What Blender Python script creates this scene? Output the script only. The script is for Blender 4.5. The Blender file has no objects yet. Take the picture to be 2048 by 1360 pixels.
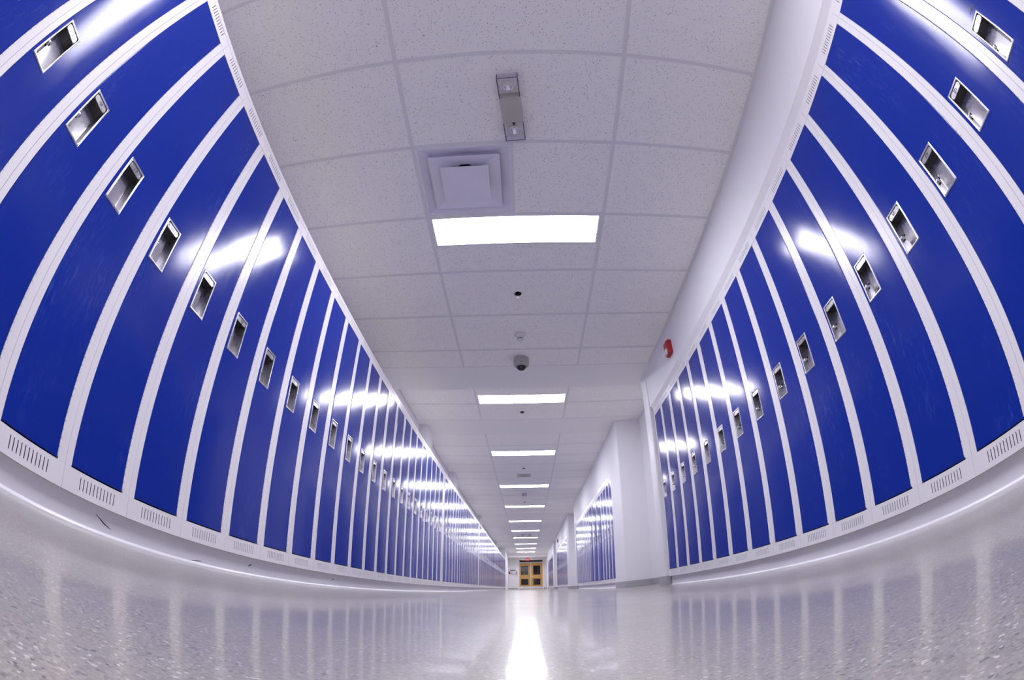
import bpy, bmesh, math, mathutils, random
RND = random.Random(7)
from mathutils import Vector, Matrix

S = bpy.context.scene
COL = S.collection
PI = math.pi

# ------------------------------------------------------------------ layout
XL, XR = -1.2533, 1.4078          # front planes of the left / right lockers
P = 0.3048                        # locker pitch
YL0, YR0 = 0.4293, 0.5725         # seams
H1, H2 = 2.4104, 2.62             # low ceiling over the near bay, main ceiling
XWL, XWR, XSOF = -1.65, 1.79, 1.387
XC0, XC1 = -0.6426, 0.574         # main tees
YEND = 35.4
YBACK = -7.0
KB, KT = 0.0924, 1.9000           # locker bottom / top

# ------------------------------------------------------------------ helpers
class MB:
    """collects geometry for one mesh"""
    def __init__(s): s.v = []; s.f = []; s.m = []
    def quad(s, a, b, c, d, mi=0):
        n = len(s.v); s.v += [a, b, c, d]; s.f.append((n, n+1, n+2, n+3)); s.m.append(mi)
    def box(s, x0, x1, y0, y1, z0, z1, mi=0):
        n = len(s.v)
        s.v += [(x, y, z) for z in (z0, z1) for y in (y0, y1) for x in (x0, x1)]
        for f in ((0, 2, 3, 1), (4, 5, 7, 6), (0, 1, 5, 4), (2, 6, 7, 3), (0, 4, 6, 2), (1, 3, 7, 5)):
            s.f.append(tuple(n+i for i in f)); s.m.append(mi)
    def bbox(s, x0, x1, y0, y1, z0, z1, b=0.002, mi=0):
        """box with chamfered edges"""
        bm = bmesh.new(); bmesh.ops.create_cube(bm, size=1)
        for v in bm.verts:
            v.co = Vector(((x0+x1)/2+v.co.x*(x1-x0), (y0+y1)/2+v.co.y*(y1-y0), (z0+z1)/2+v.co.z*(z1-z0)))
        bmesh.ops.bevel(bm, geom=list(bm.edges), offset=b, segments=2, affect='EDGES', profile=0.5)
        s.bm(bm, mi)
    def bm(s, bm, mi=0, M=None):
        n = len(s.v); bm.verts.index_update()
        s.v += [tuple((M @ v.co) if M else v.co) for v in bm.verts]
        for f in bm.faces: s.f.append(tuple(n+v.index for v in f.verts)); s.m.append(mi)
        bm.free()
    def loft(s, rings, mi=0, cap0=False, cap1=False):
        n = len(s.v); k = len(rings[0])
        for r in rings: s.v += [tuple(p) for p in r]
        for i in range(len(rings)-1):
            for j in range(k):
                a = n+i*k+j; b = n+i*k+(j+1) % k
                s.f.append((a, b, b+k, a+k)); s.m.append(mi)
        if cap0: s.f.append(tuple(n+j for j in reversed(range(k)))); s.m.append(mi)
        if cap1: s.f.append(tuple(n+(len(rings)-1)*k+j for j in range(k))); s.m.append(mi)
    def lathe(s, prof, c, n=32, axis='Z', mi=0, cap0=False, cap1=False):
        rings = []
        for r, h in prof:
            ring = []
            for i in range(n):
                a = 2*PI*i/n; p = (r*math.cos(a), r*math.sin(a), h)
                if axis == 'Y': p = (p[0], -p[2], p[1])
                if axis == 'X': p = (p[2], p[0], p[1])
                ring.append((c[0]+p[0], c[1]+p[1], c[2]+p[2]))
            rings.append(ring)
        s.loft(rings, mi, cap0, cap1)
    def plate(s, us, zs, holes, y, depth, mi=0):
        """sheet in the x-z plane at y, facing -y, with rectangular holes whose reveals go back by depth"""
        hole = lambda u, z: any(a < u < b and c < z < d for a, b, c, d in holes)
        for i in range(len(us)-1):
            for j in range(len(zs)-1):
                if not hole((us[i]+us[i+1])/2, (zs[j]+zs[j+1])/2):
                    s.quad((us[i], y, zs[j]), (us[i+1], y, zs[j]), (us[i+1], y, zs[j+1]), (us[i], y, zs[j+1]), mi)
        for a, b, c, d in holes:
            y2 = y+depth
            s.quad((a, y, c), (a, y2, c), (b, y2, c), (b, y, c), mi); s.quad((a, y, d), (b, y, d), (b, y2, d), (a, y2, d), mi)
            s.quad((a, y, c), (a, y, d), (a, y2, d), (a, y2, c), mi); s.quad((b, y, c), (b, y2, c), (b, y2, d), (b, y, d), mi)
    def mesh(s, name, mats, smooth=False, merge=True):
        me = bpy.data.meshes.new(name); me.from_pydata(s.v, [], s.f)
        for m in (mats if isinstance(mats, (list, tuple)) else [mats]): me.materials.append(m)
        me.polygons.foreach_set('material_index', s.m)
        if merge:
            bm = bmesh.new(); bm.from_mesh(me); bmesh.ops.remove_doubles(bm, verts=bm.verts, dist=1e-6)
            bmesh.ops.recalc_face_normals(bm, faces=bm.faces); bm.to_mesh(me); bm.free()
        if smooth:
            me.polygons.foreach_set('use_smooth', [True]*len(me.polygons))
            try: me.set_sharp_from_angle(angle=math.radians(35))
            except Exception: pass
        me.update(); return me
    def build(s, name, mats, parent=None, smooth=False, **k):
        return link(name, s.mesh(name, mats, smooth, **k), parent)

def link(name, data, parent=None):
    o = bpy.data.objects.new(name, data); COL.objects.link(o)
    if parent is not None: o.parent = parent
    return o
def thing(name, label, cat, loc=(0, 0, 0), rz=0, group=None):
    o = bpy.data.objects.new(name, None); COL.objects.link(o); o.empty_display_size = 0.05
    o.location = loc; o.rotation_euler = (0, 0, rz); tag(o, label, cat, group); return o
def tag(o, label, cat, group=None):
    o['label'] = label; o['category'] = cat
    if group: o['group'] = group
    return o
def struct(name, mb, mat, parent=None, smooth=False):
    o = mb.build(name, mat, parent, smooth)
    if parent is None: o['kind'] = 'structure'
    return o
def sbox(name, mat, *b):
    m = MB(); m.box(*b); return struct(name, m, mat)
def copy_tree(o, parent=None):
    c = o.copy(); COL.objects.link(c)
    if parent is not None: c.parent = parent
    for ch in o.children: copy_tree(ch, c)
    return c
def rrect(x0, x1, z0, z1, r, y, n=5):
    pts = []
    for cx, cz, a0 in ((x1-r, z1-r, 0), (x0+r, z1-r, 90), (x0+r, z0+r, 180), (x1-r, z0+r, 270)):
        for i in range(n+1):
            a = math.radians(a0+90*i/n); pts.append((cx+r*math.cos(a), y, cz+r*math.sin(a)))
    return pts
def text_mesh(body, size, depth):
    cu = bpy.data.curves.new('txt', 'FONT'); cu.body = body; cu.size = size; cu.extrude = depth
    cu.align_x = 'CENTER'; cu.align_y = 'CENTER'; cu.resolution_u = 3
    ob = bpy.data.objects.new('txt', cu); COL.objects.link(ob)
    dg = bpy.context.evaluated_depsgraph_get(); me = bpy.data.meshes.new_from_object(ob.evaluated_get(dg))
    bm = bmesh.new(); bm.from_mesh(me)
    bpy.data.objects.remove(ob); bpy.data.curves.remove(cu); bpy.data.meshes.remove(me)
    return bm
TXT = Matrix.Rotation(PI/2, 4, 'X')      # x-y text -> x-z, facing -y

# ------------------------------------------------------------------ materials
def mat(name):
    m = bpy.data.materials.new(name); m.use_nodes = True
    nt = m.node_tree; b = nt.nodes['Principled BSDF']; return m, nt, b
def N(nt, t, **k):
    n = nt.nodes.new(t)
    for a, v in k.items(): setattr(n, a, v)
    return n
def simple(name, col, rough=0.5, metal=0.0, spec=0.5):
    m, nt, b = mat(name); b.inputs['Base Color'].default_value = (*col, 1)
    b.inputs['Roughness'].default_value = rough; b.inputs['Metallic'].default_value = metal
    b.inputs['Specular IOR Level'].default_value = spec; return m
def ramp(nt, stops):
    r = N(nt, 'ShaderNodeValToRGB'); e = r.color_ramp.elements
    while len(e) < len(stops): e.new(0.5)
    for x, (p, c) in zip(e, stops): x.position = p; x.color = (*c, 1) if len(c) == 3 else c
    return r
def noise(nt, vec, scale, detail=3, rough=0.5):
    n = N(nt, 'ShaderNodeTexNoise'); n.inputs['Scale'].default_value = scale; n.inputs['Detail'].default_value = detail
    n.inputs['Roughness'].default_value = rough; nt.links.new(vec, n.inputs['Vector']); return n
def mapping(nt, vec, scale):
    m = N(nt, 'ShaderNodeMapping'); m.inputs['Scale'].default_value = scale; nt.links.new(vec, m.inputs['Vector']); return m.outputs[0]
def worldpos(nt): return N(nt, 'ShaderNodeNewGeometry').outputs['Position']
def objpos(nt): return N(nt, 'ShaderNodeTexCoord').outputs['Object']
def math_n(nt, op, a, b=None):
    n = N(nt, 'ShaderNodeMath', operation=op)
    for i, v in enumerate((a, b)):
        if v is None: continue
        if isinstance(v, (int, float)): n.inputs[i].default_value = v
        else: nt.links.new(v, n.inputs[i])
    return n.outputs[0]
def bump(nt, b, h, dist, strength=1.0):
    n = N(nt, 'ShaderNodeBump'); n.inputs['Distance'].default_value = dist; n.inputs['Strength'].default_value = strength
    nt.links.new(h, n.inputs['Height']); nt.links.new(n.outputs[0], b.inputs['Normal']); return n

def m_blue():
    m, nt, b = mat('blue_enamel'); w = worldpos(nt)
    n1 = noise(nt, mapping(nt, w, (6, 6, 2.2)), 1.0, 5, 0.6)          # hand smudges
    n2 = noise(nt, mapping(nt, w, (90, 90, 22)), 1.0, 2, 0.6)          # fine wear
    r1 = ramp(nt, [(0.52, (0, 0, 0)), (0.78, (1, 1, 1))]); nt.links.new(n1.outputs[0], r1.inputs[0])
    r2 = ramp(nt, [(0.50, (0, 0, 0)), (0.78, (1, 1, 1))]); nt.links.new(n2.outputs[0], r2.inputs[0])
    k = math_n(nt, 'MULTIPLY', r1.outputs[0], r2.outputs[0])
    mx = N(nt, 'ShaderNodeMix', data_type='RGBA'); mx.inputs['A'].default_value = (0.0045, 0.026, 0.30, 1); mx.inputs['B'].default_value = (0.10, 0.17, 0.50, 1)
    nt.links.new(math_n(nt, 'MULTIPLY', k, 0.55), mx.inputs['Factor']); nt.links.new(mx.outputs['Result'], b.inputs['Base Color'])
    n5 = noise(nt, mapping(nt, w, (40, 40, 7)), 1.0, 4, 0.65)
    rr = math_n(nt, 'MULTIPLY_ADD', n5.outputs[0], 0.15); nt.nodes[-1].inputs[2].default_value = 0.095
    nt.links.new(rr, b.inputs['Roughness'])
    b.inputs['Specular IOR Level'].default_value = 0.36
    wv = noise(nt, mapping(nt, w, (9, 9, 3)), 1.0, 1)
    bump(nt, b, wv.outputs[0], 0.0012, 0.5)
    return m
def m_white():
    m, nt, b = mat('white_enamel'); b.inputs['Base Color'].default_value = (0.82, 0.80, 0.83, 1)
    b.inputs['Roughness'].default_value = 0.24; b.inputs['Specular IOR Level'].default_value = 0.5
    return m
def m_hinge():
    m, nt, b = mat('hinge_enamel'); w = objpos(nt); sx = N(nt, 'ShaderNodeSeparateXYZ'); nt.links.new(w, sx.inputs[0])
    f = math_n(nt, 'FRACT', math_n(nt, 'DIVIDE', sx.outputs[2], 0.0254)); k = math_n(nt, 'LESS_THAN', f, 0.06)
    mx = N(nt, 'ShaderNodeMix', data_type='RGBA'); mx.inputs['A'].default_value = (0.82, 0.80, 0.83, 1); mx.inputs['B'].default_value = (0.16, 0.155, 0.2, 1)
    nt.links.new(k, mx.inputs['Factor']); nt.links.new(mx.outputs['Result'], b.inputs['Base Color']); b.inputs['Roughness'].default_value = 0.3
    return m
def m_steel():
    m, nt, b = mat('brushed_steel'); b.inputs['Metallic'].default_value = 1.0
    b.inputs['Base Color'].default_value = (0.64, 0.63, 0.66, 1)
    n = noise(nt, mapping(nt, worldpos(nt), (24, 24, 16)), 1, 3, 0.5)
    r = math_n(nt, 'MULTIPLY_ADD', n.outputs[0], 0.18); nt.nodes[-1].inputs[2].default_value = 0.19
    nt.links.new(r, b.inputs['Roughness']); return m
def m_ceiling():
    m, nt, b = mat('ceiling_tile'); w = worldpos(nt)
    v = N(nt, 'ShaderNodeTexVoronoi'); v.inputs['Scale'].default_value = 95; v.inputs['Randomness'].default_value = 1
    nt.links.new(mapping(nt, w, (1, 1, 0.0)), v.inputs['Vector'])
    n = noise(nt, w, 55, 2)
    th = math_n(nt, 'MULTIPLY_ADD', n.outputs[0], 0.36); nt.nodes[-1].inputs[2].default_value = 0.03
    k = math_n(nt, 'LESS_THAN', v.outputs['Distance'], th)
    n2 = noise(nt, w, 130, 2); k = math_n(nt, 'MULTIPLY', k, math_n(nt, 'GREATER_THAN', n2.outputs[0], 0.47))
    mx = N(nt, 'ShaderNodeMix', data_type='RGBA'); mx.inputs['A'].default_value = (0.95, 0.935, 0.92, 1); mx.inputs['B'].default_value = (0.34, 0.32, 0.36, 1)
    nt.links.new(k, mx.inputs['Factor']); nt.links.new(mx.outputs['Result'], b.inputs['Base Color'])
    b.inputs['Roughness'].default_value = 0.9; b.inputs['Specular IOR Level'].default_value = 0.1; return m
def m_floor():
    m, nt, b = mat('polished_terrazzo'); w = worldpos(nt); f = mapping(nt, w, (1, 1, 0))
    v = N(nt, 'ShaderNodeTexVoronoi'); v.inputs['Scale'].default_value = 360; nt.links.new(f, v.inputs['Vector'])
    sx = N(nt, 'ShaderNodeSeparateColor'); nt.links.new(v.outputs['Color'], sx.inputs[0])
    r = ramp(nt, [(0.0, (0.19, 0.175, 0.17)), (0.05, (0.28, 0.26, 0.245)), (0.22, (0.325, 0.30, 0.262)), (0.62, (0.36, 0.335, 0.29)), (0.95, (0.405, 0.38, 0.33)), (0.995, (0.62, 0.58, 0.53))])
    nt.links.new(sx.outputs[0], r.inputs[0])
    n1 = noise(nt, f, 2.3, 4); n2 = noise(nt, f, 700, 2)
    mx = N(nt, 'ShaderNodeMix', data_type='RGBA', blend_type='MULTIPLY'); mx.inputs['Factor'].default_value = 1
    rr = ramp(nt, [(0.3, (0.86, 0.86, 0.88)), (0.7, (1.08, 1.06, 1.02))]); nt.links.new(n1.outputs[0], rr.inputs[0])
    nt.links.new(r.outputs[0], mx.inputs['A']); nt.links.new(rr.outputs[0], mx.inputs['B']); nt.links.new(mx.outputs['Result'], b.inputs['Base Color'])
    n3 = noise(nt, mapping(nt, w, (14, 3, 0)), 1, 5, 0.65)
    q = math_n(nt, 'MULTIPLY_ADD', n3.outputs[0], 0.10); nt.nodes[-1].inputs[2].default_value = 0.03
    nt.links.new(q, b.inputs['Coat Roughness']); b.inputs['Coat Weight'].default_value = 0.5; b.inputs['Coat IOR'].default_value = 1.42; b.inputs['Roughness'].default_value = 0.30; b.inputs['Specular IOR Level'].default_value = 0.5
    n4 = noise(nt, mapping(nt, w, (2.0, 1.2, 0)), 1, 2); nb = bump(nt, b, n4.outputs[0], 0.0012, 0.4); nt.links.new(nb.outputs[0], b.inputs['Coat Normal'])
    return m
def m_block():
    m, nt, b = mat('painted_block'); w = worldpos(nt); sx = N(nt, 'ShaderNodeSeparateXYZ'); nt.links.new(w, sx.inputs[0])
    f = math_n(nt, 'FRACT', math_n(nt, 'DIVIDE', sx.outputs[2], 0.2032)); k = math_n(nt, 'LESS_THAN', f, 0.035)
    b.inputs['Base Color'].default_value = (0.82, 0.81, 0.84, 1); b.inputs['Roughness'].default_value = 0.42
    n = noise(nt, w, 60, 3); h = math_n(nt, 'MULTIPLY_ADD', k, -1.0); nt.nodes[-1].inputs[2].default_value = 1.0
    h2 = math_n(nt, 'MULTIPLY_ADD', n.outputs[0], 0.12); nt.links.new(h, nt.nodes[-1].inputs[2])
    bump(nt, b, h2, 0.003, 0.7); return m
def m_wood():
    m, nt, b = mat('golden_oak'); w = objpos(nt)
    n = noise(nt, mapping(nt, w, (14, 14, 1.2)), 1, 5, 0.6)
    r = ramp(nt, [(0.3, (0.46, 0.245, 0.055)), (0.7, (0.62, 0.37, 0.10))]); nt.links.new(n.outputs[0], r.inputs[0])
    nt.links.new(r.outputs[0], b.inputs['Base Color']); b.inputs['Roughness'].default_value = 0.35; return m
def m_emit(name, col, st):
    m, nt, b = mat(name); b.inputs['Base Color'].default_value = (0.8, 0.8, 0.8, 1)
    b.inputs['Emission Color'].default_value = (*col, 1); b.inputs['Emission Strength'].default_value = st; return m

def m_emit2(name, base, col, st):
    m, nt, b = mat(name); b.inputs['Base Color'].default_value = (*base, 1); b.inputs['Roughness'].default_value = 0.5
    b.inputs['Emission Color'].default_value = (*col, 1); b.inputs['Emission Strength'].default_value = st; return m
BLUE = m_blue(); WHITE = m_white(); HINGE = m_hinge(); STEEL = m_steel(); TILE = m_ceiling(); FLOOR = m_floor(); BLOCK = m_block(); WOOD = m_wood()
PAINT = simple('wall_paint', (0.82, 0.81, 0.845), 0.5, 0, 0.35)
PLASTER = simple('soffit_plaster', (0.90, 0.89, 0.885), 0.7, 0, 0.25)
CURB = simple('curb_paint', (0.78, 0.765, 0.81), 0.4)
COVE = simple('cove_strip', (0.80, 0.79, 0.83), 0.3)
RUBBER = simple('rubber_base', (0.40, 0.39, 0.42), 0.5)
TEE = simple('tee_enamel', (0.77, 0.765, 0.775), 0.5)
LAMPTRIM = simple('lamp_trim', (0.80, 0.80, 0.82), 0.35)
DIFF = m_emit('lamp_diffuser', (0.93, 0.915, 1.0), 38.5)
DIFFUSER_WHITE = simple('vent_enamel', (0.80, 0.785, 0.88), 0.35)
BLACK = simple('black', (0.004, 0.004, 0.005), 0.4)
EDGE = simple('acrylic_edge', (0.03, 0.025, 0.10), 0.3)
DARKMETAL = simple('dark_metal', (0.03, 0.03, 0.035), 0.35, 0.6)
CHROME = simple('chrome', (0.85, 0.85, 0.86), 0.12, 1.0)
INK = simple('stamped_ink', (0.06, 0.06, 0.09), 0.5)
BEIGE = simple('beige_enamel', (0.50, 0.475, 0.44), 0.45)
CAMGREY = simple('camera_grey', (0.40, 0.395, 0.38), 0.4)
PLASTIC = simple('white_plastic', (0.75, 0.74, 0.74), 0.35)
SLOTSHADE = simple('slot_shade', (0.006, 0.008, 0.03), 0.6)
RED = simple('red_plastic', (0.38, 0.012, 0.014), 0.35)
def m_clear(name, tint, rough=0.02):
    m, nt, b = mat(name); b.inputs['Base Color'].default_value = (*tint, 1); b.inputs['Transmission Weight'].default_value = 1.0
    b.inputs['Roughness'].default_value = rough; b.inputs['IOR'].default_value = 1.45; return m
def m_pane():
    m, nt, b = mat('door_glass'); b.inputs['Base Color'].default_value = (0.01, 0.01, 0.012, 1); b.inputs['Roughness'].default_value = 0.01
    b.inputs['Specular IOR Level'].default_value = 0.5; b.inputs['Alpha'].default_value = 0.75; return m
ACRYLIC = m_clear('tinted_acrylic', (0.86, 0.85, 0.95)); CLEAR = m_clear('clear_lens', (0.96, 0.96, 1.0)); PANE = m_pane()

# ------------------------------------------------------------------ room shell
m = MB(); m.quad((XWL-.05, YBACK, 0), (XWR+.05, YBACK, 0), (XWR+.05, YEND+3, 0), (XWL-.05, YEND+3, 0)); struct('floor', m, FLOOR)

PEND = 32.7                                                  # portal to the vestibule
# ceilings with tees
def ceiling(y0, y1, H, x0, x1, rows, name='ceiling', holes=()):
    m = MB(); xs = sorted({x0, x1, *[h[0] for h in holes], *[h[1] for h in holes]}); ys = sorted({y0, y1, *[h[2] for h in holes], *[h[3] for h in holes]})
    for i in range(len(xs)-1):
        for j in range(len(ys)-1):
            cx, cy = (xs[i]+xs[i+1])/2, (ys[j]+ys[j+1])/2
            if any(a < cx < b and c < cy < d for a, b, c, d in holes): continue
            m.quad((xs[i], ys[j], H), (xs[i], ys[j+1], H), (xs[i+1], ys[j+1], H), (xs[i+1], ys[j], H))
    o = m.build(name, TILE); o['kind'] = 'structure'
    t = MB(); w = 0.012; d = 0.0025
    for x in (XC0, XC1): t.box(x-w, x+w, y0, y1, H-d, H+.001)
    for y in rows:
        t.box(x0, x1, y-w, y+w, H-d*.9, H+.001)
    for x, s in ((x0, 1), (x1, -1)): t.box(min(x, x+s*.022), max(x, x+s*.022), y0, y1, H-d*1.1, H+.001)
    for y, s in ((y0, 1), (y1, -1)): t.box(x0, x1, min(y, y+s*.010), max(y, y+s*.010), H-d*1.05, H+.001)
    t.build('ceiling_grid', TEE, o)
    return o
K = 0.6096
YC0 = 0.9352
ceilA = ceiling(YBACK, 4.345, H1, XWL, XSOF, [YC0+K*k for k in range(-13, 6)], holes=[(-.622, -.054, 1.565, 2.133)])
# half-width cross tee beside the vent
m = MB(); m.box(-.045-.012, -.045+.012, YC0+K, YC0+2*K, H1-.0023, H1+.001); m.build('ceiling_grid', TEE, ceilA)
sbox('ceiling', PLASTER, XWL, XSOF+.02, 4.345, 4.90, H1-.0005, H2+.03)
sbox('ceiling', PLASTER, XSOF+.005, XWR, 4.60, 4.90, H1, H2+.03)
BEAMS = [(6.43, 7.07), (15.23, 15.87), (24.03, 24.67)]
ceiling(4.90, 6.43, H2, XWL, XWR, [5.824])
ceiling(7.07, 15.23, H2, XWL, XWR, [7.07+K*k for k in range(1, 14)])
ceiling(15.87, 24.03, H2, XWL, XWR, [15.87+K*k for k in range(1, 14)])
ceiling(24.67, PEND, H2, XWL, XWR, [24.67+K*k for k in range(1, 14)])
for a, b in BEAMS: sbox('ceiling', PLASTER, XWL, XWR, a, b, H2-.003, H2+.03)
# vestibule
sbox('ceiling', PLASTER, -1.45, 1.55, 33.6, YEND, 2.472, H2+.03)
sbox('ceiling', PLASTER, -1.45, 1.55, PEND, 33.6, 2.62, H2+.03)  # raised pocket, made up to keep the added lamp out of view
# walls
sbox('wall_left', PAINT, XWL-.1, XWL, YBACK, PEND, 0, H2+.1)
sbox('wall_right', BLOCK, XWR, XWR+.1, YBACK, PEND, 0, H2+.1)
sbox('wall_back', PAINT, XWL-.1, XWR+.1, YBACK-.1, YBACK, 0, H2+.1)
sbox('wall_left', PAINT, -1.50, -1.36, PEND, YEND, 0, 2.64)
sbox('wall_right', PAINT, 1.45, 1.60, PEND, YEND, 0, 2.64)
sbox('wall_left', PAINT, XWL, -1.30, PEND-.25, PEND+.03, 0, H2)
sbox('wall_right', PAINT, 1.40, XWR, PEND-.25, PEND+.03, 0, H2)
sbox('wall_header', PAINT, -1.30, 1.40, PEND-.25, PEND+.03, 2.42, H2)
DX0, DX1, DXM, DZ = -0.575, 1.215, 0.30, 2.36
sbox('wall_end', PAINT, -1.50, DX0, YEND, YEND+.12, 0, 2.6)
sbox('wall_end', PAINT, DX1, 1.60, YEND, YEND+.12, 0, 2.6)
sbox('wall_end', PAINT, DX0, DX1, YEND, YEND+.12, DZ, 2.6)
# the dark outside behind the doors
m = MB(); m.box(-1.6, 1.7, YEND+2.6, YEND+2.7, 0, 2.6); struct('wall_outside', m, BLACK)
sbox('ceiling', BLACK, -1.6, 1.7, YEND+.12, YEND+2.7, 2.6, 2.7)

# piers and bulkheads on the right: (locker run start, end)
RUN1 = (YR0-6*P, YR0+13*P)
RUN2 = (7.345, 7.345+19*P)
RUN3 = (16.145, 16.145+19*P)
RUN4 = (24.945, 24.945+19*P)
def pier(x0, x1, y0, y1, z1, name, mt, r=0.022, near=True, far=True):
    """block pier whose corridor corners are rounded; corridor side at x0"""
    n = 5; pts = []
    if near:
        for i in range(n+1):
            a = math.radians(180+90*i/n); pts.append((x0+r+r*math.cos(a), y0+r+r*math.sin(a)))
    else: pts.append((x0, y0))
    pts += [(x1, y0), (x1, y1)]
    if far:
        for i in range(n+1):
            a = math.radians(90+90*i/n); pts.append((x0+r+r*math.cos(a), y1-r+r*math.sin(a)))
    else: pts.append((x0, y1))
    m = MB(); m.loft([[(x, y, 0) for x, y in pts], [(x, y, z1) for x, y in pts]], 0, True, True)
    o = struct(name, m, mt, smooth=True)
    b = MB(); e = .004; q = []
    for x, y in pts: q.append((x-e if x < x1 else x, y))
    q = [(x, y-e if abs(y-y0) < 1e-6 or y < (y0+y1)/2 else y+e) for x, y in q]
    b.loft([[(x, y, 0) for x, y in q], [(x, y, .1) for x, y in q]], 0, True, True)
    struct('baseboard_right', b, RUBBER, smooth=True)
    return o
pier(1.378, XWR, RUN1[1]+.035, RUN1[1]+.26, H1+.02, 'wall_right', BLOCK)
for a, b, nx in ((6.60, RUN2[0]-.004, 0), (15.35, RUN3[0]-.004, 1), (24.15, RUN4[0]-.004, 1)):
    pier(1.393, XWR, a, b, H2, 'wall_right', PAINT, far=False)
for r in (RUN2, RUN3, RUN4):
    pier(1.393, XWR, r[1]+.004, r[1]+.26, H2, 'wall_right', PAINT, near=False)
for i, (a, b) in enumerate(((YBACK, RUN1[1]+.05), (RUN2[0]-.1, RUN2[1]+.1), (RUN3[0]-.1, RUN3[1]+.1), (RUN4[0]-.1, RUN4[1]+.1))):
    sbox('wall_right', PAINT, XSOF if i == 0 else 1.397, XWR, a, b, 1.968, (H1 if i == 0 else H2)+.01)
sbox('wall_right', PAINT, XR, XWR, YBACK, RUN1[0]-.002, 0, 1.97)
# alcove bases
for a, b in ((RUN1[1]+.26, 6.6), (RUN2[1]+.26, 15.35), (RUN3[1]+.26, 24.15), (RUN4[1]+.26, PEND-.25)):
    sbox('baseboard_right', RUBBER, XWR-.005, XWR, a, b, 0, .1)
# pilasters and a boxed chase above the left lockers
for a, b in ((6.63, 7.06), (9.49, 9.98), (15.35, 15.86), (24.1, 24.66)):
    m = MB(); m.bbox(XWL-.01, -1.505, a, b, 0, H2+.01, .02); struct('wall_left', m, PAINT, smooth=True)
LA = (YL0-4*P, YL0+21*P)
LB = (LA[1]+.15, LA[1]+.15+17*P)
LC = (LB[1]+.30, LB[1]+.30+50*P)
sbox('wall_left', PAINT, XWL, XL, YBACK, LA[0]-.002, 0, H1)
sbox('wall_left', PAINT, XWL, -1.243, LC[1]+.004, LC[1]+.5, 0, H2)
sbox('wall_left', PAINT, XWL, -1.32, LC[1]+.5, PEND-.25, 0, H2)

# curbs under the lockers, cove strip at the floor
def curb(name, xf, xb, s, y0, y1):
    m = MB(); m.box(min(xf, xb), max(xf, xb), y0, y1, 0, KB-.001)
    o = struct(name, m, CURB)
    c = MB(); c.loft([[(xf, y, 0), (xf+s*.010, y, 0), (xf+s*.0095, y, .004), (xf+s*.006, y, .009), (xf+s*.002, y, .0115), (xf, y, .012)] for y in (y0, y1)], 0, True, True)
    c.build('cove_strip', COVE, o); return o
CL = curb('baseboard_left', XL-.030, XL-.2, 1, LA[0], LC[1])
SCUFF = simple('scuff_black', (.05, .045, .06), .6)
for pts in ([(.9196, .0627, .0012), (.9579, .0435, .0028), (.9944, .0312, .0010)], [(1.462, .0125, .001), (1.497, .0165, .0016), (1.533, .0195, .0008)], [(1.901, .0474, .003), (1.914, .053, .0036), (1.927, .0582, .002)], [(2.938, .0495, .002), (2.955, .053, .003), (2.972, .0568, .002)]):
    m = MB(); x = XL-.030
    m.loft([[(x-.0005, y, z-h), (x+.0004, y, z-h), (x+.0004, y, z+h), (x-.0005, y, z+h)] for y, z, h in pts], 0, True, True)
    m.build('scuff_mark', SCUFF, CL)
for r in (RUN1, RUN2, RUN3, RUN4): curb('baseboard_right', XR+.030, XR+.2, -1, r[0], r[1])
# strips over the lockers
m = MB(); m.box(XL-.24, XL-.0012, LA[0], LC[1], KT+.0045, 1.9255); struct('trim_1', m, WHITE)
for i, r in enumerate((RUN1, RUN2, RUN3, RUN4)):
    xs = XSOF if i == 0 else 1.397; m = MB(); m.loft([[(XR+.0004, y, KT+.0015), (XR+.0004, y, 1.926), (xs+.0005, y, 1.9675), (XR+.2, y, 1.9675), (XR+.2, y, KT+.0015)] for y in r], 0, True, True); struct('trim_%d' % (i+2), m, WHITE)

# ------------------------------------------------------------------ lockers
U0, U1 = 0.0006, P-0.0006
DO = (0.0275, 0.2720, 0.1660, 1.8455)           # door opening
SL = [0.0762+i*0.01587 for i in range(11)]
def locker_frame():
    m = MB(); hw = 0.0019
    us = sorted({U0, U1, DO[0], DO[1]})
    m.plate(us, [DO[2], DO[3]], [DO], 0.0, 0.013)
    sb = [(s-hw, s+hw, .112, .150) for s in SL]; st = [(s-hw, s+hw, 1.866, 1.8985) for s in SL]
    cu = sorted({U0, U1, *[h[0] for h in sb], *[h[1] for h in sb]})
    m.plate(cu, [KB, .112, .150, DO[2]-.0004], sb, -.0007, .0014)
    m.plate(cu, [DO[3]+.0004, 1.866, 1.8985, KT], st, -.0007, .0014)
    for z in (DO[2]-.0004, DO[3]+.0004): m.quad((U0, -.0007, z), (U1, -.0007, z), (U1, .003, z), (U0, .003, z))
    yb = .235
    for u, s in ((U0, -1), (U1, 1)):
        m.quad((u, 0, KB), (u, yb, KB), (u, yb, KT), (u, 0, KT))
        for a, b in ((KB, DO[2]-.0004), (DO[3]+.0004, KT)): m.quad((u, -.0007, a), (u, 0, a), (u, 0, b), (u, -.0007, b))
    m.quad((U0, -.0007, KB), (U1, -.0007, KB), (U1, yb, KB), (U0, yb, KB)); m.quad((U0, -.0007, KT), (U1, -.0007, KT), (U1, yb, KT), (U0, yb, KT))
    m.quad((U0, yb, KB), (U1, yb, KB), (U1, yb, KT), (U0, yb, KT))
    for a, b in ((KB+.002, DO[2]-.002), (DO[3]+.002, KT-.001)): m.quad((U0+.002, .0115, a), (U1-.002, .0115, a), (U1-.002, .0115, b), (U0+.002, .0115, b), 1)  # dark sheets behind the slots: the inside's shade put into the colour
    return m.mesh('frame', [WHITE, SLOTSHADE])
PK = (0.0420, 0.1378, 0.9210, 1.1080)
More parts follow.
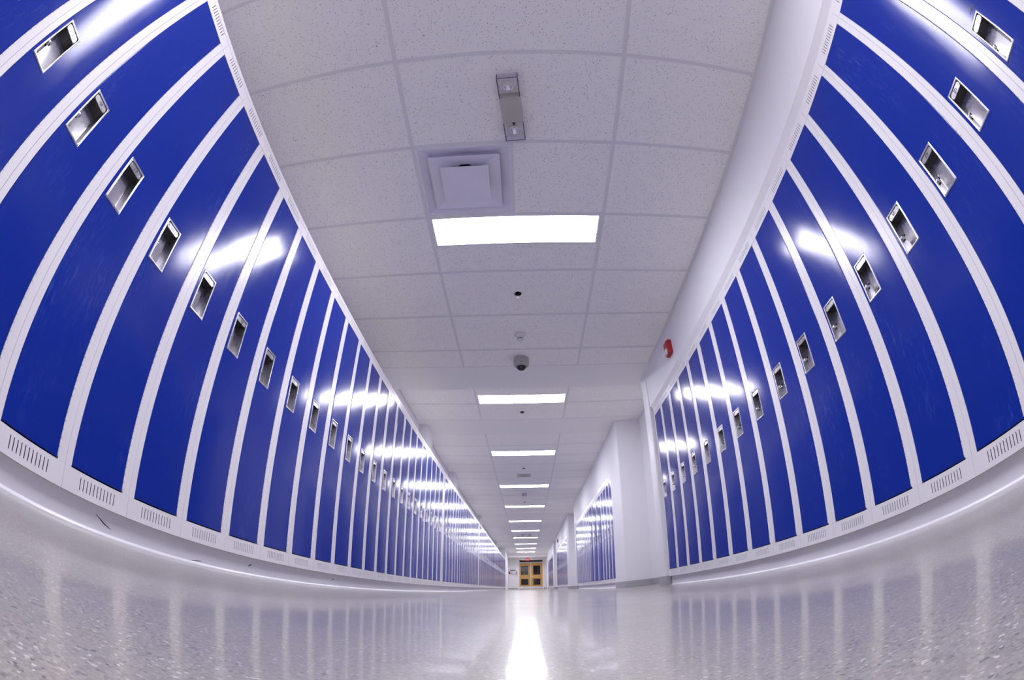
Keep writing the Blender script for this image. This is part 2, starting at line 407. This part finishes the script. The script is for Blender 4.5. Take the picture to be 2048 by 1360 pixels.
def locker_door():
    m = MB(); a, b, c, d = .0290, .2662, .1700, 1.8438; e = .0022; y = -.0010
    h = (PK[0]+.003, PK[1]-.003, PK[2]+.003, PK[3]-.003)
    us = sorted({h[0], h[1], *[a+e+(b-a-2*e)*i/16 for i in range(17)]}); zs = [c+e, h[2], h[3], d-e]
    m.plate(us, zs, [h], y, .006)
    uc, hw, sag = (a+b)/2, (b-a)/2-e, .0017                # the sheet is slightly pillowed
    m.v = [(q[0], q[1]-sag*(1-((q[0]-uc)/hw)**2), q[2]) if abs(q[1]-y) < 1e-7 else q for q in m.v]
    bow = lambda u: y-sag*(1-((u-uc)/hw)**2)
    for z in (zs[0], zs[-1]):
        for i in range(len(us)-1): m.quad((us[i], bow(us[i]), z), (us[i+1], bow(us[i+1]), z), (us[i+1], .002, z), (us[i], .002, z))
    r = lambda i, yy: [(a+i, yy, c+i), (b-i, yy, c+i), (b-i, yy, d-i), (a+i, yy, d-i)]
    m.loft([r(e, y), r(e*.3, y+.0007), r(0, y+.0025), r(0, .016)])
    m.plate([a, h[0], h[1], b], [c, h[2], h[3], d], [h], .016, .001)
    return m.mesh('door', BLUE, True)
def locker_pan():
    m = MB(); a, b, c, d = PK
    R = lambda i, r, y, t=0: rrect(a+i, b-i, c+i, d-i-t, r, y)
    m.loft([R(0, .002, .000), R(.0002, .002, -.0040), R(.0012, .002, -.0048), R(.0060, .003, -.0052), R(.0074, .006, -.0044), R(.0080, .006, -.001),
            R(.0092, .005, .050), R(.0105, .004, .0542), R(.013, .003, .0552)], 0, False, True)
    m.box(a+.0094, b-.0094, .0008, .0545, 1.0755, d-.0092, 1)  # added black block, painting the shade at the top of the recess
    return m.mesh('recessed_pull', [STEEL, BLACK], True)
def plate_mesh(num):
    m = MB(); x0, x1, z0, z1 = .0515, .1275, 1.0765, 1.0985; r = .0109
    o = lambda i, y: rrect(x0+i, x1-i, z0+i, z1-i, r-i, y, 8)
    m.loft([o(0, .008), o(0, -.0006), o(.0008, -.0016)], 0, False, True)
    for u in (.0605, .1185):
        m.lathe([(.0024, 0), (.0022, .0008), (.0012, .0013)], (u, -.0016, 1.0875), 12, 'Y', 0, False, True)
    if num:
        bm = text_mesh(num, .0155, .0008); m.bm(bm, 1, Matrix.Translation((.0895, -.0020, 1.0875)) @ TXT)
    return m.mesh('number_plate', [STEEL, INK], True, merge=False)
def latch_mesh():
    m = MB(); c = Vector((.0575, .012, .9965)); R_, r = .0085, .0023; rings = []
    for i in range(20):
        a = 2*PI*i/20; ring = []
        for j in range(8):
            t = 2*PI*j/8; q = R_+r*math.cos(t)
            ring.append((c.x+r*1.5*math.sin(t), c.y+q*math.cos(a), c.z+q*math.sin(a)))
        rings.append(ring)
    rings.append(rings[0]); m.loft(rings)
    m.bbox(.0500, .0560, .004, .016, .9925, 1.0005, .0008)
    m.lathe([(.0045, -.009), (.0045, .004)], (.062, .022, 1.0035), 12, 'X', 1, True, True)
    m.lathe([(.0040, -.004), (.0040, .004)], (.0535, .022, .9885), 12, 'X', 1, True, True)
    return m.mesh('latch', [CHROME, DARKMETAL], True, merge=False)
def hinge_mesh():
    m = MB(); a, b, c, d = .2672, .2722, .1745, 1.8420; n = 6; prof = []
    for i in range(n+1):
        t = PI*i/n; prof.append(((a+b)/2-.0025*math.cos(t), .0006-.0026*math.sin(t)))
    prof += [(b, .008), (a, .008)]
    m.loft([[(x, y, c) for x, y in prof], [(x, y, d) for x, y in prof]], 0, True, True)
    return m.mesh('hinge', HINGE, True)
ME = dict(frame=locker_frame(), door=locker_door(), pan=locker_pan(), plate=plate_mesh(''), latch=latch_mesh(), hinge=hinge_mesh())
def make_locker():
    t = thing('locker', 'locker', 'locker')
    link('frame', ME['frame'], t); link('hinge', ME['hinge'], t)
    d = link('door', ME['door'], t)
    link('recessed_pull', ME['pan'], d); link('number_plate', ME['plate'], d); link('latch', ME['latch'], d)
    return t
def make_far_locker():
    t = thing('locker', 'locker', 'locker')
    link('frame', ME['frame'], t); d = link('door', ME['door'], t); link('recessed_pull', ME['pan'], d)
    return t
PROTO, FAR = make_locker(), make_far_locker()
used = {'n': False, 'f': False}
def place(loc, rz, label, group, far=False, num=''):
    key = 'f' if far else 'n'; src = FAR if far else PROTO
    o = copy_tree(src) if used[key] else src
    used[key] = True
    o.location = loc; o.rotation_euler = (0, 0, rz); o['label'] = label; o['group'] = group
    for d in o.children:
        if d.name.startswith('door'): d.rotation_euler = (math.radians(RND.uniform(-.10, .10)), 0, math.radians(RND.uniform(-.22, .22)))
    if num:
        for d in o.children:
            for c in d.children:
                if c.name.startswith('number_plate'): c.data = plate_mesh(num)
    return o
def left(y): return (XL, y, 0), PI/2
def right(y): return (XR, y+P, 0), -PI/2
ORD = ['first', 'second', 'third', 'fourth', 'fifth', 'sixth', 'seventh', 'eighth', 'ninth', 'tenth', 'eleventh', 'twelfth', 'thirteenth', 'fourteenth', 'fifteenth', 'sixteenth', 'seventeenth', 'eighteenth', 'nineteenth']
TENS = {20: ('twentieth', 'twenty'), 30: ('thirtieth', 'thirty'), 40: ('fortieth', 'forty'), 50: ('fiftieth', 'fifty')}
def ordi(n):
    if n < 20: return ORD[n-1]
    t = n//10*10
    return TENS[t][0] if n == t else TENS[t][1]+'-'+ORD[n-t-1]
DOORS = {}
for k in range(-3, 21):
    num = 110+k
    if k < -2: lab = 'blue locker just before locker 108 in near left row'; tx = ''
    elif k <= 3: lab = 'tall blue locker numbered %d in near left row' % num; tx = str(num)
    else: lab = 'blue locker on left wall, %s beyond locker number 113' % ordi(k-3); tx = ''
    place(*left(YL0+k*P), lab, 'blue lockers of the near left row', num=tx)
for k in range(17):
    place(*left(LB[0]+k*P), 'blue locker on left wall, %s past the narrower white filler panel' % ordi(k+1), 'blue lockers of the middle left row', far=k > 8)
for k in range(50):
    place(*left(LC[0]+k*P), 'blue locker on left wall, %s past the wider white filler panel' % ordi(k+1), 'blue lockers of the far left row', far=True)
for k in range(-5, 13):
    num = 271-k
    if k < -3: lab = 'blue locker %s before locker 274 in near right row' % {-4: 'just', -5: 'two places'}[k]; tx = ''
    elif k <= 0: lab = 'tall blue locker numbered %d in near right row' % num; tx = str(num)
    else: lab = 'blue locker on right wall, %s beyond locker number 271' % ordi(k); tx = ''
    place(*right(YR0+k*P), lab, 'blue lockers of the near right row', num=tx)
for j, (r, nm) in enumerate(((RUN2, 'second'), (RUN3, 'third'), (RUN4, 'fourth'))):
    for k in range(19):
        o = place(*right(r[0]+k*P), 'blue locker in %s right-hand row, %s from its near end' % (nm, ordi(k+1)), 'blue lockers of the %s right row' % nm, far=j > 0)
        DOORS[(j, k)] = o
m = MB()
for i, (u0, u1, z0, z1) in enumerate(((.120, .128, 1.1225, 1.1305), (.128, .136, 1.1215, 1.1325), (.136, .144, 1.1225, 1.1315), (.144, .154, 1.1245, 1.1290), (.104, .117, 1.1265, 1.1290))):
    m.box(u0, u1, -.0032, -.0020, z0, z1)
for o in [o for o in S.objects if o.get('label', '') == 'tall blue locker numbered 274 in near right row']:
    for d in o.children:
        if d.name.startswith('door'): m.build('ink_mark', simple('ink_smear', (.10, .09, .14), .8), d)
# a few doors of the second right row stand slightly ajar
for k, a in ((4, 2.6), (6, 3.0), (8, 2.2)):
    for c in DOORS[(0, k)].children:
        if c.name.startswith('door'):
            ang = math.radians(a); px, py = .2670, .0
            c.location = (px-px*math.cos(ang)+py*math.sin(ang), py-px*math.sin(ang)-py*math.cos(ang), 0); c.rotation_euler = (0, 0, ang)
for nm, a, b in (('narrow white filler panel between two left rows', LA[1], LB[0]), ('wide white filler panel farther along left wall', LB[1], LC[0])):
    m = MB(); m.bbox(XL-.19, XL+.0005, a+.001, b-.001, KB, KT, .0012)
    tag(m.build('filler_panel', WHITE, None, True), nm, 'panel', 'white filler panels between left locker rows')

# ------------------------------------------------------------------ ceiling lights
def make_light():
    t = thing('ceiling_light', 'x', 'ceiling light')
    w, d = (XC1-XC0)/2-.012, .1524
    m = MB()
    o = lambda i, z: [(-w+i, -d+i, z), (w-i, -d+i, z), (w-i, d-i, z), (-w+i, d-i, z)]
    m.loft([o(0, .002), o(0, -.004), o(.004, -.005), o(.018, -.0045), o(.020, -.001)])
    m.build('frame', LAMPTRIM, t)
    q = MB(); a, b = w-.019, d-.019; q.box(-a, a, -b, b, -.0022, .002); q.build('diffuser', DIFF, t)
    return t
LP = make_light(); first = True
LY = [(-5.0095, H1), (-2.571, H1), (-.131, H1), (2.307, H1), (5.67, H2), (8.14, H2), (10.88, H2), (13.63, H2), (16.63, H2), (19.45, H2), (22.17, H2), (25.25, H2), (28.13, H2), (30.80, H2), (33.15, H2)]
names = ['recessed ceiling light farthest behind the camera, over the near bay', 'recessed ceiling light second behind the camera, over the near bay', 'recessed ceiling light just behind top edge of photo',
         'largest lit ceiling light, just beyond the square air vent', 'lit ceiling light just past the plain plaster soffit']
for i, (y, h) in enumerate(LY):
    o = LP if first else copy_tree(LP); first = False
    o.location = ((XC0+XC1)/2, y, h-.001)
    o['label'] = names[i] if i < 5 else 'lit ceiling light, %s beyond the plaster soffit counting away' % ordi(i-3)
    if i == len(LY)-2: o['label'] = 'farthest visible lit ceiling light, above the white dome camera'
    if i == len(LY)-1: o['label'] = 'ceiling light hidden behind the header before the wooden end doors'  # added lamp, unseen from the camera, to brighten the end wall
    o['group'] = 'ceiling lights along the corridor'

# ------------------------------------------------------------------ things on the near ceiling
# square air diffuser
t = thing('air_vent', 'square white stepped air vent beside the largest ceiling light', 'vent', (-.338, 1.849, H1))
m = MB(); sq = lambda s, z, ox=0: [(-s+ox, -s, z), (s+ox, -s, z), (s+ox, s, z), (-s+ox, s, z)]
m.loft([sq(.288, .003), sq(.288, -.003), sq(.278, -.004), sq(.274, .001), sq(.20, .040), sq(.10, .046)])
m.lathe([(.060, .046), (.058, .10), (.0, .10)], (0, 0, 0), 24)
m.build('backpan', DIFFUSER_WHITE, t)
def cone(s0, z0, s1, z1, th, hole):
    m = MB(); m.loft([sq(hole, z1+th), sq(s1, z1+th), sq(s0, z0+.0015), sq(s0, z0), sq(s1, z1), sq(hole, z1)]); return m
cone(.221, -.012, .120, .016, .002, .119).build('louver', DIFFUSER_WHITE, t)
m = MB(); m.loft([sq(.06, -.010), sq(.150, -.030), sq(.150, -.032), sq(.13, -.0312), sq(.004, -.0255)], 0, True, True)
m.lathe([(.008, -.0255), (.008, -.028), (.004, -.0285)], (0, 0, 0), 16, cap1=True)
m.build('louver', DIFFUSER_WHITE, t)
m = MB(); m.lathe([(.05, .012), (.05, .045)], (0, -.09, 0), 24, cap0=True, cap1=True); m.build('damper_opening', BLACK, t)

def emergency_light(label, loc, rz, cat='emergency light', group=None, case=None):
    t = thing('emergency_light', label, cat, loc, rz, group)
    # local: long axis y; hangs below z = 0
    hw = .055
    m = MB(); m.bbox(-hw-.003, hw+.003, -.085, .085, -.062, 0, .002); m.build('battery_box', case or BEIGE, t)
    for s in (-1, 1):
        y0, y1 = s*.085, s*.215
        lo, hi = min(y0, y1), max(y0, y1); q = MB()
        th = .0025
        for x in (-hw, hw): q.box(x-th/2, x+th/2, lo, hi, -.058, -.001)
        ye = y1; q.box(-hw, hw, min(ye, ye-s*th), max(ye, ye-s*th), -.058, -.001)
        for x in (-hw, hw):
            q.box(x-.002, x+.002, lo, hi, -.060, -.0575, 1); q.box(x-.002, x+.002, min(ye, ye-s*.003), max(ye, ye-s*.003), -.060, -.001, 1)
        q.box(-hw, hw, min(ye, ye-s*.003), max(ye, ye-s*.003), -.060, -.0575, 1)
        q.build('acrylic_guard', [ACRYLIC, EDGE], t)
        c = MB(); c.bbox(-.010, .010, s*.118-.003, s*.118+.003, -.012, 0, .001)
        c.lathe([(.0035, -.040), (.0035, 0)], (0, s*.118, 0), 12, cap0=True, cap1=True)
        l = c.build('lamp_bracket', DARKMETAL, t)
        h = MB(); prof = [(.010, .016), (.018, .006), (.027, -.006), (.031, -.012), (.030, -.013), (.024, -.004), (.012, .004), (.0, .006)]
        h.lathe(prof, (0, 0, 0), 28); hd = h.build('reflector', CHROME, t, True)
        hd.location = (0, s*.150, -.034); hd.rotation_euler = (s*-.25 + (-.35 if s < 0 else .15), 0, 0)
        g = MB(); g.lathe([(.0295, -.0125), (.020, -.0175), (.008, -.0195), (0.0, -.0198)], (0, 0, 0), 28); g.lathe([(.0295, -.0125), (.0, -.0120)], (0, 0, 0), 28)
        gl = g.build('lens', CLEAR, hd, True)
        bb = MB(); bb.lathe([(.006, .004), (.007, -.004), (.004, -.009), (0, -.010)], (0, 0, 0), 16); bb.build('bulb', CHROME, hd, True)
    return t
emergency_light('beige twin-lamp emergency light with clear guards, nearest on ceiling', (-.033, 1.285, H1), -.085, group='emergency lights on the ceiling')
for i, (y, lab) in enumerate(((11.9, 'white emergency light hanging below third ceiling light past soffit'), (20.7, 'small distant white emergency light between sixth and seventh far lights'))):
    emergency_light(lab, (-.035+.03*i, y, H2), PI/2 if i == 1 else 0, group='emergency lights on the ceiling', case=LAMPTRIM)

def sprinkler(label, loc):
    t = thing('sprinkler', label, 'sprinkler', loc, 0, 'fire sprinklers on the ceiling')
    m = MB(); m.lathe([(.040, .001), (.040, -.002), (.038, -.007), (.030, -.009)], (0, 0, 0), 32); m.lathe([(.030, -.009), (.027, -.001), (.0, -.001)], (0, 0, 0), 32, mi=1); m.build('escutcheon', [CHROME, DARKMETAL], t, True)
    m = MB(); m.lathe([(.016, 0), (.014, -.018), (.007, -.020)], (0, 0, 0), 16)
    for s in (-1, 1): m.bbox(s*.011-.003, s*.011+.003, -.003, .003, -.040, -.016, .001)
    m.bbox(-.014, .014, -.003, .003, -.044, -.039, .001); m.build('body', DARKMETAL, t, True)
    m = MB(); m.lathe([(.0, -.0445), (.015, -.0445), (.016, -.047), (.0, -.047)], (0, 0, 0), 20); m.build('deflector', CHROME, t, True)
for y, h, lab in ((3.055, H1, 'chrome sprinkler head nearest, between ceiling light and smoke detector'), (6.12, H2, 'chrome sprinkler head just past second ceiling light'), (9.2, H2, 'small sprinkler head just past third ceiling light'),
                  (12.84, H2, 'small dark sprinkler head just before fifth ceiling light'), (17.1, H2, 'tiny distant sprinkler head just beyond sixth ceiling light')):
    sprinkler(lab, (-.035, y, h))
t = thing('smoke_detector', 'white round smoke detector between sprinkler and dome camera', 'smoke detector', (-.026, 3.70, H1))
m = MB(); m.lathe([(.058, .001), (.058, -.006), (.054, -.010), (.040, -.012)], (0, 0, 0), 36); m.build('base', PLASTIC, t, True)
m = MB(); m.lathe([(.040, -.010), (.038, -.034), (.034, -.042), (.0300, -.045), (.0300, -.050)], (0, 0, 0), 36)
m.lathe([(.030, -.064), (.027, -.068), (.018, -.072), (0, -.073)], (0, 0, 0), 36)
for i in range(10):
    a = 2*PI*i/10; m.bbox(.0285*math.cos(a)-.0022, .0285*math.cos(a)+.0022, .0285*math.sin(a)-.0022, .0285*math.sin(a)+.0022, -.066, -.048, .0005)
m.build('chamber', PLASTIC, t, True)
m = MB(); m.lathe([(.025, -.044), (.025, -.066)], (0, 0, 0), 24, cap0=True, cap1=True); m.build('inner_grille', BLACK, t)
def dome(label, loc, bodymat, s=1.0):
    t = thing('dome_camera', label, 'security camera', loc, 0, 'dome cameras on the ceiling')
    m = MB(); m.lathe([(a*s, b*s) for a, b in ((.0, .001), (.079, .001), (.080, -.003), (.080, -.050), (.0795, -.0515), (.0795, -.0535), (.080, -.055), (.076, -.078), (.066, -.092), (.052, -.097), (.050, -.094))], (0, 0, 0), 48); m.build('housing', bodymat, t, True)
    for i in range(3):
        a = 2*PI*i/3+.52; c = MB(); c.lathe([(.004*s, 0), (.004*s, .003*s)], (0, 0, 0), 10, cap1=True)
        k = c.build('screw', DARKMETAL, t); k.location = (.077*s*math.cos(a), .077*s*math.sin(a), -.072*s); k.rotation_euler = (0, PI/2, a)
    m = MB(); n = 10; m.lathe([(.049*s*math.cos(PI/2*i/n), -.095*s-.040*s*math.sin(PI/2*i/n)) for i in range(n+1)], (0, 0, 0), 40)
    m.build('dome', simple('smoked_dome', (.006, .006, .008), .08), t, True)
    m = MB(); m.lathe([(.012*s, 0), (.012*s, .02*s), (.0, .02*s)], (0, 0, 0), 20); o = m.build('camera_lens', DARKMETAL, t, True)
    o.location = (0, -.028*s, -.112*s); o.rotation_euler = (1.9, 0, 0)
dome('grey dome security camera with black bubble below smoke detector', (-.024, 4.185, H1), CAMGREY)
dome('white dome camera hanging under the farthest ceiling light', (-.03, 31.35, H2), PLASTIC, .9)
t = thing('ceiling_speaker', 'square beige ceiling plate with round grille beyond third light', 'speaker', (-.034, 9.81, H2))
m = MB(); m.bbox(-.15, .15, -.15, .15, -.006, .001, .002); m.build('plate', simple('beige_plate', (.56, .54, .48), .5), t)
m = MB(); m.lathe([(.095, -.005), (.092, -.009), (.0, -.010)], (0, 0, 0), 36); m.build('grille', simple('grille_grey', (.40, .39, .36), .6), t, True)

def alarm(label, loc, s=1.0):
    t = thing('fire_alarm', label, 'fire alarm', loc, -PI/2, 'red fire alarms on the right bulkhead')
    m = MB(); r = lambda i, y: rrect(-.058*s+i, .058*s-i, -.072*s+i, .072*s-i, .012*s, y)
    m.loft([r(0, 0), r(0, -.030*s), r(.012*s, -.050*s)], 0, False, True); m.build('housing', RED, t, True)
    m = MB(); r = lambda i, y: rrect(-.036*s+i, .036*s-i, -.064*s+i, -.012*s-i, .006*s, y)
    m.loft([r(0, -.036*s), r(0, -.050*s), r(.006*s, -.062*s)], 0, False, True); m.build('strobe_lens', PLASTIC, t, True)
alarm('red fire alarm strobe on white bulkhead above near right lockers', (XSOF, 3.612, 2.163))
alarm('small distant red fire alarm above third right locker row', (1.397, 20.5, 2.24))

# ------------------------------------------------------------------ end of the hall
def leaf(nm, x0, x1, wx0, wx1, handle):
    t = thing(nm, '', 'door', (x0, YEND-.012, 0)); t['kind'] = 'structure'
    for k in ('label', 'category'): del t[k]
    w = x1-x0; a, b = wx0-x0, wx1-x0
    h1 = (a, b, 1.150, 1.885); h2 = (a, b, .335, .835)
    m = MB(); us = [0, a, b, w]; zs = [.012, h2[2], h2[3], h1[2], h1[3], 2.10]
    m.plate(us, zs, [h1, h2], 0, .045); m.plate(us, zs, [h1, h2], .045, .001)
    m.loft([[(0, y, .012), (w, y, .012), (w, y, 2.10), (0, y, 2.10)] for y in (0, .045)])
    m.build('panel', WOOD, t)
    for h in (h1, h2):
        f = MB()
        for q in ((h[0]-.012, h[1]+.012, h[2]-.012, h[2]+.006), (h[0]-.012, h[1]+.012, h[3]-.006, h[3]+.012), (h[0]-.012, h[0]+.006, h[2], h[3]), (h[1]-.006, h[1]+.012, h[2], h[3])):
            f.bbox(q[0], q[1], -.008, .004, q[2], q[3], .002)
        fo = f.build('glazing_bead', WOOD, t)
        g = MB(); g.box(h[0], h[1], .018, .024, h[2], h[3]); g.build('pane', PANE, fo)
    m = MB(); m.bbox(.012, w-.012, -.0025, .001, .03, .215, .001); m.build('kick_plate', STEEL, t)
    if handle:
        m = MB(); m.bbox(.055, .105, -.006, 0, .93, 1.10, .003); m.build('lock_plate', STEEL, t)
        m = MB(); m.lathe([(.010, 0), (.010, .05)], (.08, 0, 1.0), 14, 'Y', 0, True, True); m.bbox(.07, .20, -.062, -.044, .99, 1.01, .006); m.build('handle', CHROME, t, True)
    return t
leaf('door_1', DX0+.03, DXM-.015, -.427, .128, False)
leaf('door_2', DXM+.015, DX1-.03, .478, 1.018, True)
m = MB()
m.box(DX0, DX0+.03, YEND-.03, YEND+.08, 0, DZ); m.box(DX1-.03, DX1, YEND-.03, YEND+.08, 0, DZ); m.box(DXM-.015, DXM+.015, YEND-.03, YEND+.08, 0, 2.11)
m.box(DX0+.03, DX1-.03, YEND-.029, YEND+.08, 2.111, 2.17); m.box(DX0+.03, DX1-.03, YEND-.029, YEND+.08, 2.33, DZ)
m.box(DX0-.05, DX0, YEND-.012, YEND, 0, DZ+.05); m.box(DX1, DX1+.05, YEND-.012, YEND, 0, DZ+.05)
o = m.build('trim_6', PAINT, None, merge=False); o['kind'] = 'structure'
m = MB(); m.box(DX0+.03, DX1-.03, YEND+.01, YEND+.02, 2.17, 2.33); struct('window_1', m, BLACK)
sbox('baseboard_end', RUBBER, -1.36, DX0-.05, YEND-.005, YEND, 0, .1); sbox('baseboard_end', RUBBER, DX1+.05, 1.45, YEND-.005, YEND, 0, .1)
# exit sign
t = thing('exit_sign', 'red lit EXIT sign hanging over the wooden end doors', 'exit sign', (.07, 34.2, 2.42))
m = MB(); m.bbox(-.15, .15, -.028, .028, -.205, -.02, .004); m.build('housing', m_emit2('exit_red', (.45, .012, .02), (1.0, .03, .05), .18), t)
m = MB(); m.lathe([(.012, -.03), (.012, .06)], (0, 0, 0), 12, cap0=True, cap1=True); m.build('stem', PLASTIC, t)
m = MB(); m.bm(text_mesh('EXIT', .14, .001), 0, Matrix.Translation((0, -.0295, -.1125)) @ TXT)
m.build('lettering', m_emit2('exit_letters', (.8, .5, .5), (1.0, .5, .5), .55), t, merge=False)
for x, lab in ((-.345, 'small twin-head lamp left of the EXIT sign'), (.47, 'small twin-head lamp right of the EXIT sign')):
    t = thing('emergency_lamp', lab, 'emergency light', (x, 34.2, 2.42), 0, 'twin-head lamps beside the exit sign')
    m = MB(); m.bbox(-.05, .05, -.04, .04, -.005, .06, .004); m.build('base', PLASTIC, t)
    for s in (-1, 1):
        m = MB(); m.lathe([(.012, 0), (.045, .03), (.048, .05), (.0, .052)], (0, 0, 0), 20); o = m.build('lamp_head', PLASTIC, t, True)
        o.location = (s*.06, -.02, -.075); o.rotation_euler = (PI/2+.5, 0, s*.5)
        c = MB(); c.lathe([(.006, 0), (.006, .085)], (s*.045, 0, -.085), 8, cap0=True, cap1=True); c.build('arm', DARKMETAL, t)
# papers on the end wall
def mx(cx): return (-1.352+(cx-105)*2.788/1145)*YEND/35
def mz(cy): return .51+(1000-cy)*2.21/1000+.035
PAPERS = [('poster', 'tall dark purple poster at left edge of end-wall notices', (112, 150, 590, 695), (.03, .02, .07), 0), ('paper', 'small red sheet overlapping the dark poster on end wall', (150, 192, 660, 697), (.5, .02, .05), 0),
          ('banner', 'narrow dark banner along the top of end-wall notices', (150, 318, 540, 572), (.06, .04, .10), 0), ('paper', 'pale sheet under the left end of dark banner', (156, 222, 578, 655), (.62, .58, .62), 2),
          ('paper', 'larger white sheet under right end of dark banner', (226, 314, 556, 676), (.72, .71, .74), -2), ('paper', 'tilted grey sheet hanging lowest among end-wall notices', (192, 260, 660, 732), (.55, .54, .60), -12),
          ('poster', 'cream poster with dark drawing, nearest the end doors', (322, 376, 592, 720), (.55, .48, .40), 0), ('sign', 'small cream sign below the cream poster beside end doors', (292, 376, 742, 768), (.55, .52, .46), 0), ('paper', 'white sheet between the tilted sheet and cream poster', (262, 318, 680, 720), (.6, .57, .58), 4)]
for i, (nm, lab, (a, b, c, d), colr, rot) in enumerate(PAPERS):
    x0, x1, z1, z0 = mx(a), mx(b), mz(c), mz(d); w, h = (x1-x0)/2, (z1-z0)/2
    m = MB(); m.box(-w, w, -.0015, .0015, -h, h)
    mt = [simple('paper_%d' % i, colr, .7)]
    if nm == 'poster' and i > 0:
        m.box(-w*.4, w*.3, -.0022, -.001, -h*.1, h*.45, 1); mt.append(INK)
    o = m.build(nm, mt); o.location = ((x0+x1)/2, YEND-.002-.0017*(i % 4), (z0+z1)/2); o.rotation_euler = (0, math.radians(rot), 0)
    tag(o, lab, nm, 'notices pinned to the end wall')

# ------------------------------------------------------------------ camera
cam = bpy.data.cameras.new('camera'); co = bpy.data.objects.new('camera', cam); COL.objects.link(co); S.camera = co
cam.type = 'PANO'; cam.panorama_type = 'FISHEYE_LENS_POLYNOMIAL'
cam.sensor_fit = 'HORIZONTAL'; cam.sensor_width = 36.0; cam.sensor_height = 36.0*1360/2048
for k, v in enumerate((8.08624743e-04, 6.07657879e-02, 2.91660304e-04, -1.70673476e-05, 1.07265342e-06)):
    setattr(cam, 'fisheye_polynomial_k%d' % k, -v)
cam.fisheye_fov = math.radians(200); cam.clip_start = 0.01
r, u, f = (0.99950087, 0.03125716, -0.0045823), (0.02019981, -0.52081009, 0.85343354), (-0.0242894, 0.85310013, 0.52118153)
co.matrix_world = Matrix(((r[0], u[0], -f[0], 0), (r[1], u[1], -f[1], 0), (r[2], u[2], -f[2], 0.086), (0, 0, 0, 1)))

w = bpy.data.worlds.new('world'); S.world = w; w.use_nodes = True
w.node_tree.nodes['Background'].inputs[0].default_value = (0.01, 0.01, 0.012, 1)
S.view_settings.view_transform = 'Standard'; S.view_settings.look = 'None'
S.view_settings.exposure = 0.0; S.view_settings.gamma = 1.0; S.view_settings.use_curve_mapping = False
S.cycles.max_bounces = 14; S.cycles.diffuse_bounces = 8; S.cycles.glossy_bounces = 6; S.cycles.transmission_bounces = 8
S.cycles.use_denoising = True; S.cycles.sample_clamp_indirect = 10.0; S.cycles.use_light_tree = True
S.cycles.caustics_reflective = True
